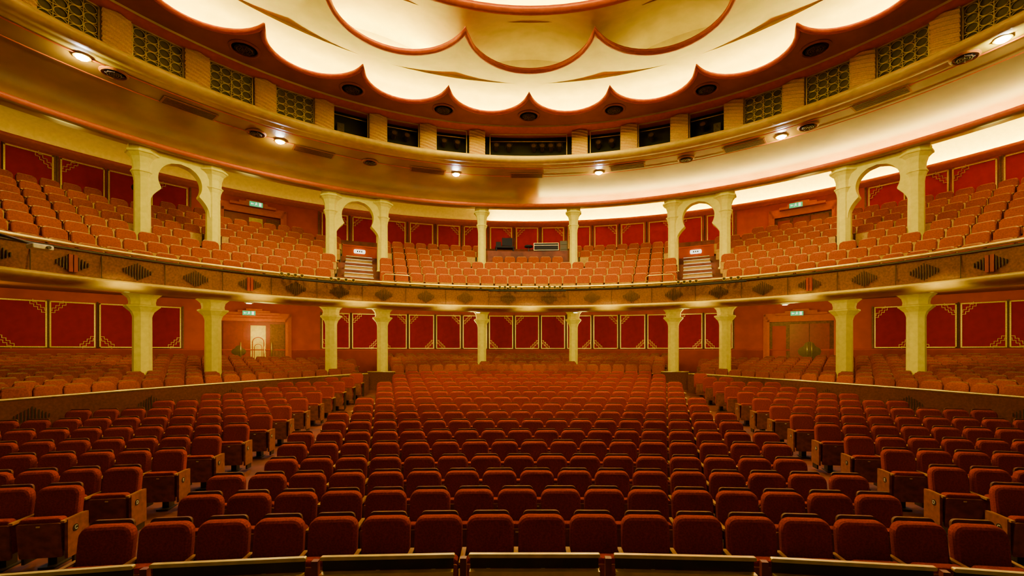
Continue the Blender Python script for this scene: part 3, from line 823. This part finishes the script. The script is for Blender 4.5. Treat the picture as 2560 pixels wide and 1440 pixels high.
# ------------------------------------------------------------ circle stairs, guard rails
for s in (-1, 1):
    a0 = aisle_t(12.4)
    p0 = pol(12.0, s*a0, tierz(0)+czf(a0))
    t = empty('aisle_stairs', p0, 0, 'carpeted aisle stairs with pale step edges between circle seats on the %s' % name_side(s), 'stairs', 'circle aisle stairs')
    Mi = Matrix.Translation((-p0[0], -p0[1], -p0[2]))
    for k in range(11):
        R = 12.1+.45*k; a = s*aisle_t(R); z = 2.14+RISE*.5*k+czf(a)
        M0 = Mi @ Matrix.Translation(pol(R, a, z)) @ Matrix.Rotation(-rad(a), 4, 'Z')
        m_ = MB(); m_.box((0, .2, -.22), (1.10, .5, .44)); st = m_.build('step', stepm, t, M0)
        m_ = MB(); m_.box((0, -.06, .0), (1.10, .05, .03)); m_.build('nosing', whitem, st, M0)
    t = empty('guard_rail', pol(11.85, s*23.9, tierz(0)+czf(25)), -rad(s*23.9), 'short brass guard rail at foot of the %s circle stairs' % name_side(s), 'rail', 'circle stair guard rails')
    m_ = MB(); m_.tube([(-.5, 0, 0), (-.5, 0, .72), (-.42, 0, .78), (.42, 0, .78), (.5, 0, .72), (.5, 0, 0)], .018, 8); m_.build('hoop', brass, t)
    m_ = MB(); m_.tube([(-.5, 0, .45), (.5, 0, .45)], .013, 8); m_.build('mid_bar', brass, t)

# ------------------------------------------------------------ equipment on the circle platform
t = empty('flight_case', pol(15.9, 3.2, 4.72), -rad(3), 'black flight case with silver edging on platform behind the circle seats', 'flight case')
m_ = MB(); m_.box((0, 0, .23), (1.15, .5, .34)); m_.build('body', black, t)
m_ = MB()
for z in (.07, .30, .40):
    m_.box((0, -.253, z), (1.17, .012, .014))
for x in (-.575, .575): m_.box((x, -.253, .235), (.018, .012, .34))
m_.build('edging', steel, t)
for x in (-.45, .45):
    m_ = MB(); m_.lathe([(.03, -.02), (.03, .02)], 12); m_.build('castor', dark, t, Matrix.Translation((x, -.1, .03)) @ Matrix.Rotation(pi/2, 4, 'Y'))
t = empty('mixing_desk', pol(15.9, -3.9, 4.72), rad(4), 'black control desk with tilted screen beside the left centre column', 'desk')
m_ = MB(); m_.box((0, 0, .22), (.9, .5, .06)); m_.build('desk_top', black, t)
m_ = MB()
for x in (-.4, .4):
    for y in (-.2, .2): m_.box((x, y, .1), (.05, .05, .2))
m_.build('legs_frame', black, t)
m_ = MB(); m_.box((.12, .05, .52), (.5, .06, .38)); m_.build('screen', black, t)
m_ = MB(); m_.box((-.3, -.02, .36), (.24, .3, .22)); m_.build('control_box', black, t)
m_ = MB(); m_.tube([(.4, 0, .24), (.42, 0, .6), (.5, -.05, .7)], .015, 6); m_.build('gooseneck', dark, t)
t = empty('stool', pol(15.95, .2, 4.72), 0, 'low round black stool between the desk and the flight case', 'stool')
m_ = MB(); m_.lathe([(.16, .26), (.2, .28), (.2, .34), (.17, .36)], 18); m_.build('seat', black, t)
m_ = MB(); m_.lathe([(.15, 0), (.14, .02), (.03, .04), (.03, .27)], 14); m_.build('base', dark, t)
t = empty('equipment_rack', pol(15.9, 6.2, 4.72), -rad(6), 'brown equipment box beside the right centre column of the circle', 'equipment')
m_ = MB(); m_.box((0, 0, .25), (.36, .4, .5)); m_.build('case', burlseam, t)
m_ = MB(); m_.box((0, -.21, .38), (.30, .02, .1)); m_.box((0, -.21, .15), (.30, .02, .1)); m_.build('front_panel', dark, t)
t = empty('follow_spot', (FSP[0], FSP[1], CZ+tierz(7)+czf(52)), rad(52), 'black follow spot on a stand behind the left circle seats', 'stage light')
m_ = MB(); m_.lathe([(.10, -.35), (.14, -.3), (.14, .25), (.17, .27), (.17, .38), (.15, .38)], 16); m_.build('housing', black, t, Matrix.Translation((0, 0, 1.35)) @ Matrix.Rotation(rad(100), 4, 'X'))
m_ = MB(); m_.tube([(0, 0, 0), (0, 0, 1.2)], .03, 8); m_.build('stand', dark, t)
m_ = MB()
for k in range(3): m_.tube([(0, 0, .35), (.3*cos(k*2.1), .3*sin(k*2.1), 0)], .018, 6)
m_.build('tripod', dark, t)

# ------------------------------------------------------------ lighting bars on the balcony front
mini = empty('rail_lamp')
m_ = MB(); m_.lathe([(.035, -.06), (.05, -.05), (.055, .05), (.06, .06)], 12); m_.build('housing', goldp, mini, Matrix.Rotation(rad(90), 4, 'X'))
m_ = MB(); m_.lathe([(.045, .061), (.045, .066)], 12); m_.build('lens', dark, mini, Matrix.Rotation(rad(90), 4, 'X'))
def fbar(a0, a1, lab):
    am = (a0+a1)/2; p0 = pol(11.2, am, 2.3)
    t = empty('lighting_bar', p0, 0, lab, 'lighting bar', 'lighting bars on the balcony front')
    Mi = Matrix.Translation((-p0[0], -p0[1], -p0[2]))
    m_ = MB(); m_.tube([pol(11.2, a0+(a1-a0)*k/10, 2.28) for k in range(11)], .022, 8); m_.build('bar', black, t, Mi)
    for a in (a0+.5, am, a1-.5):
        m_ = MB(); m_.tube([pol(11.2, a, 2.28), pol(11.45, a, 2.30)], .018, 6); m_.build('bracket', dark, t, Mi)
fbar(-43, -29.5, 'thin black lighting bar along the left of the balcony front')
fbar(-7.6, 7.2, 'thin black lighting bar at the middle of the balcony front')
fbar(25.5, 38.5, 'thin black lighting bar along the right of the balcony front')
ML = [(a, i, n) for n, l in (('far left', [-43, -42, -41, -40]), ('inner left', [-35.5, -34.3, -33.1, -31.9]), ('middle', [-5.5, -4.5, -3.5, -2.4, 2, 3, 4, 5, 6]), ('inner right', [27.5, 28.5, 29.5, 30.5]), ('outer right', [35, 36.1, 37.2])) for i, a in enumerate(l)]
ms = [mini]+[copyt(mini) for _ in ML[1:]]
for o, (a, i, n) in zip(ms, ML):
    o.location = pol(11.28, a, 2.42); o.rotation_euler = (0, 0, -rad(a)); tag(o, 'tiny stage lamp on the balcony rail, %s from left in the %s cluster' % (ORD[i+1], n), 'stage light', 'tiny lamps on the balcony rail')
t = empty('projector', pol(10.95, -70.5, 2.2), rad(70), 'small pale projector on a black arm at the far left balcony front', 'projector')
m_ = MB(); m_.pad(0, -.05, .05, .34, -.12, .12, .03, .03, .015, 3); m_.build('body', whitem, t)
m_ = MB(); m_.tube([(0, .1, .05), (-.6, .42, .22)], .03, 8); m_.build('arm', dark, t)
m_ = MB(); m_.lathe([(.035, 0), (.035, .03)], 12); m_.build('lens', dark, t, Matrix.Translation((.08, -.12, 0)) @ Matrix.Rotation(pi/2, 4, 'X'))

# ------------------------------------------------------------ lights
def light(kind, loc, e, col, size=.3, dirv=None, spot=None):
    l = bpy.data.lights.new('lamp', kind); l.energy = e; l.color = col
    if kind == 'AREA': l.size = size
    else: l.shadow_soft_size = size
    if spot: l.spot_size = rad(spot); l.spot_blend = .7
    o = bpy.data.objects.new('lamp', l); C.objects.link(o); o.location = loc
    if dirv: o.rotation_euler = Vector(dirv).to_track_quat('-Z', 'Y').to_euler()
    return o
W = (1, .80, .14)
light('AREA', (0, 13.5, CZ+8.2), 1300, W, 6)
for x in (-6, 0, 6):                           # unseen spots added to brighten the middle and rear stalls
    light('SPOT', (x, 7.5, CZ+8.1), 2100, W, .8, (x*.10, 9.5, -9.2), 62)
for a in (-60, -42, -24, -8, 8, 24, 42, 60):
    light('POINT', pol(16.9, a, 6.1), 45, (1, .78, .10), .35)
for a in (-56, -38, -19, 0, 19, 38, 56):      # stage-side fill aimed up at the circle seats
    light('SPOT', pol(8.0, a, 6.3), 430, (1, .80, .12), .5, (sin(rad(a)), cos(rad(a)), -.22), 62)
for a in (-56, -44, -32, -20, -7, 7, 20, 32, 44, 56):
    light('POINT', pol(23.6, a*.85, 1.5, SW), 120, (1, .78, .10), .3)
for a in (-62, -46, -31, -15, 0, 15, 31, 46, 62):   # added fill, aimed under the balcony to brighten the rear stalls
    light('SPOT', pol(10.6, a, 1.25), 430, (1, .80, .13), .4, (sin(rad(a)), cos(rad(a)), -.22), 78)
light('POINT', pol(SR-1.0, -28.3, .9, SW), 40, (1, .80, .2), .15)
w = bpy.data.worlds.new('world'); bpy.context.scene.world = w; w.use_nodes = True
w.node_tree.nodes['Background'].inputs['Color'].default_value = (1, .66, .08, 1)
w.node_tree.nodes['Background'].inputs['Strength'].default_value = .08

# ------------------------------------------------------------ camera
cd = bpy.data.cameras.new('camera'); cam = bpy.data.objects.new('camera', cd); C.objects.link(cam)
cam.location = (CX, 0, CZ); cam.rotation_euler = (pi/2, 0, 0)
cd.sensor_width = 36; cd.lens = 36*F/2560; cd.shift_x = -30/2560; cd.shift_y = 160/2560; cd.clip_start = .05; cd.clip_end = 200
bpy.context.scene.camera = cam
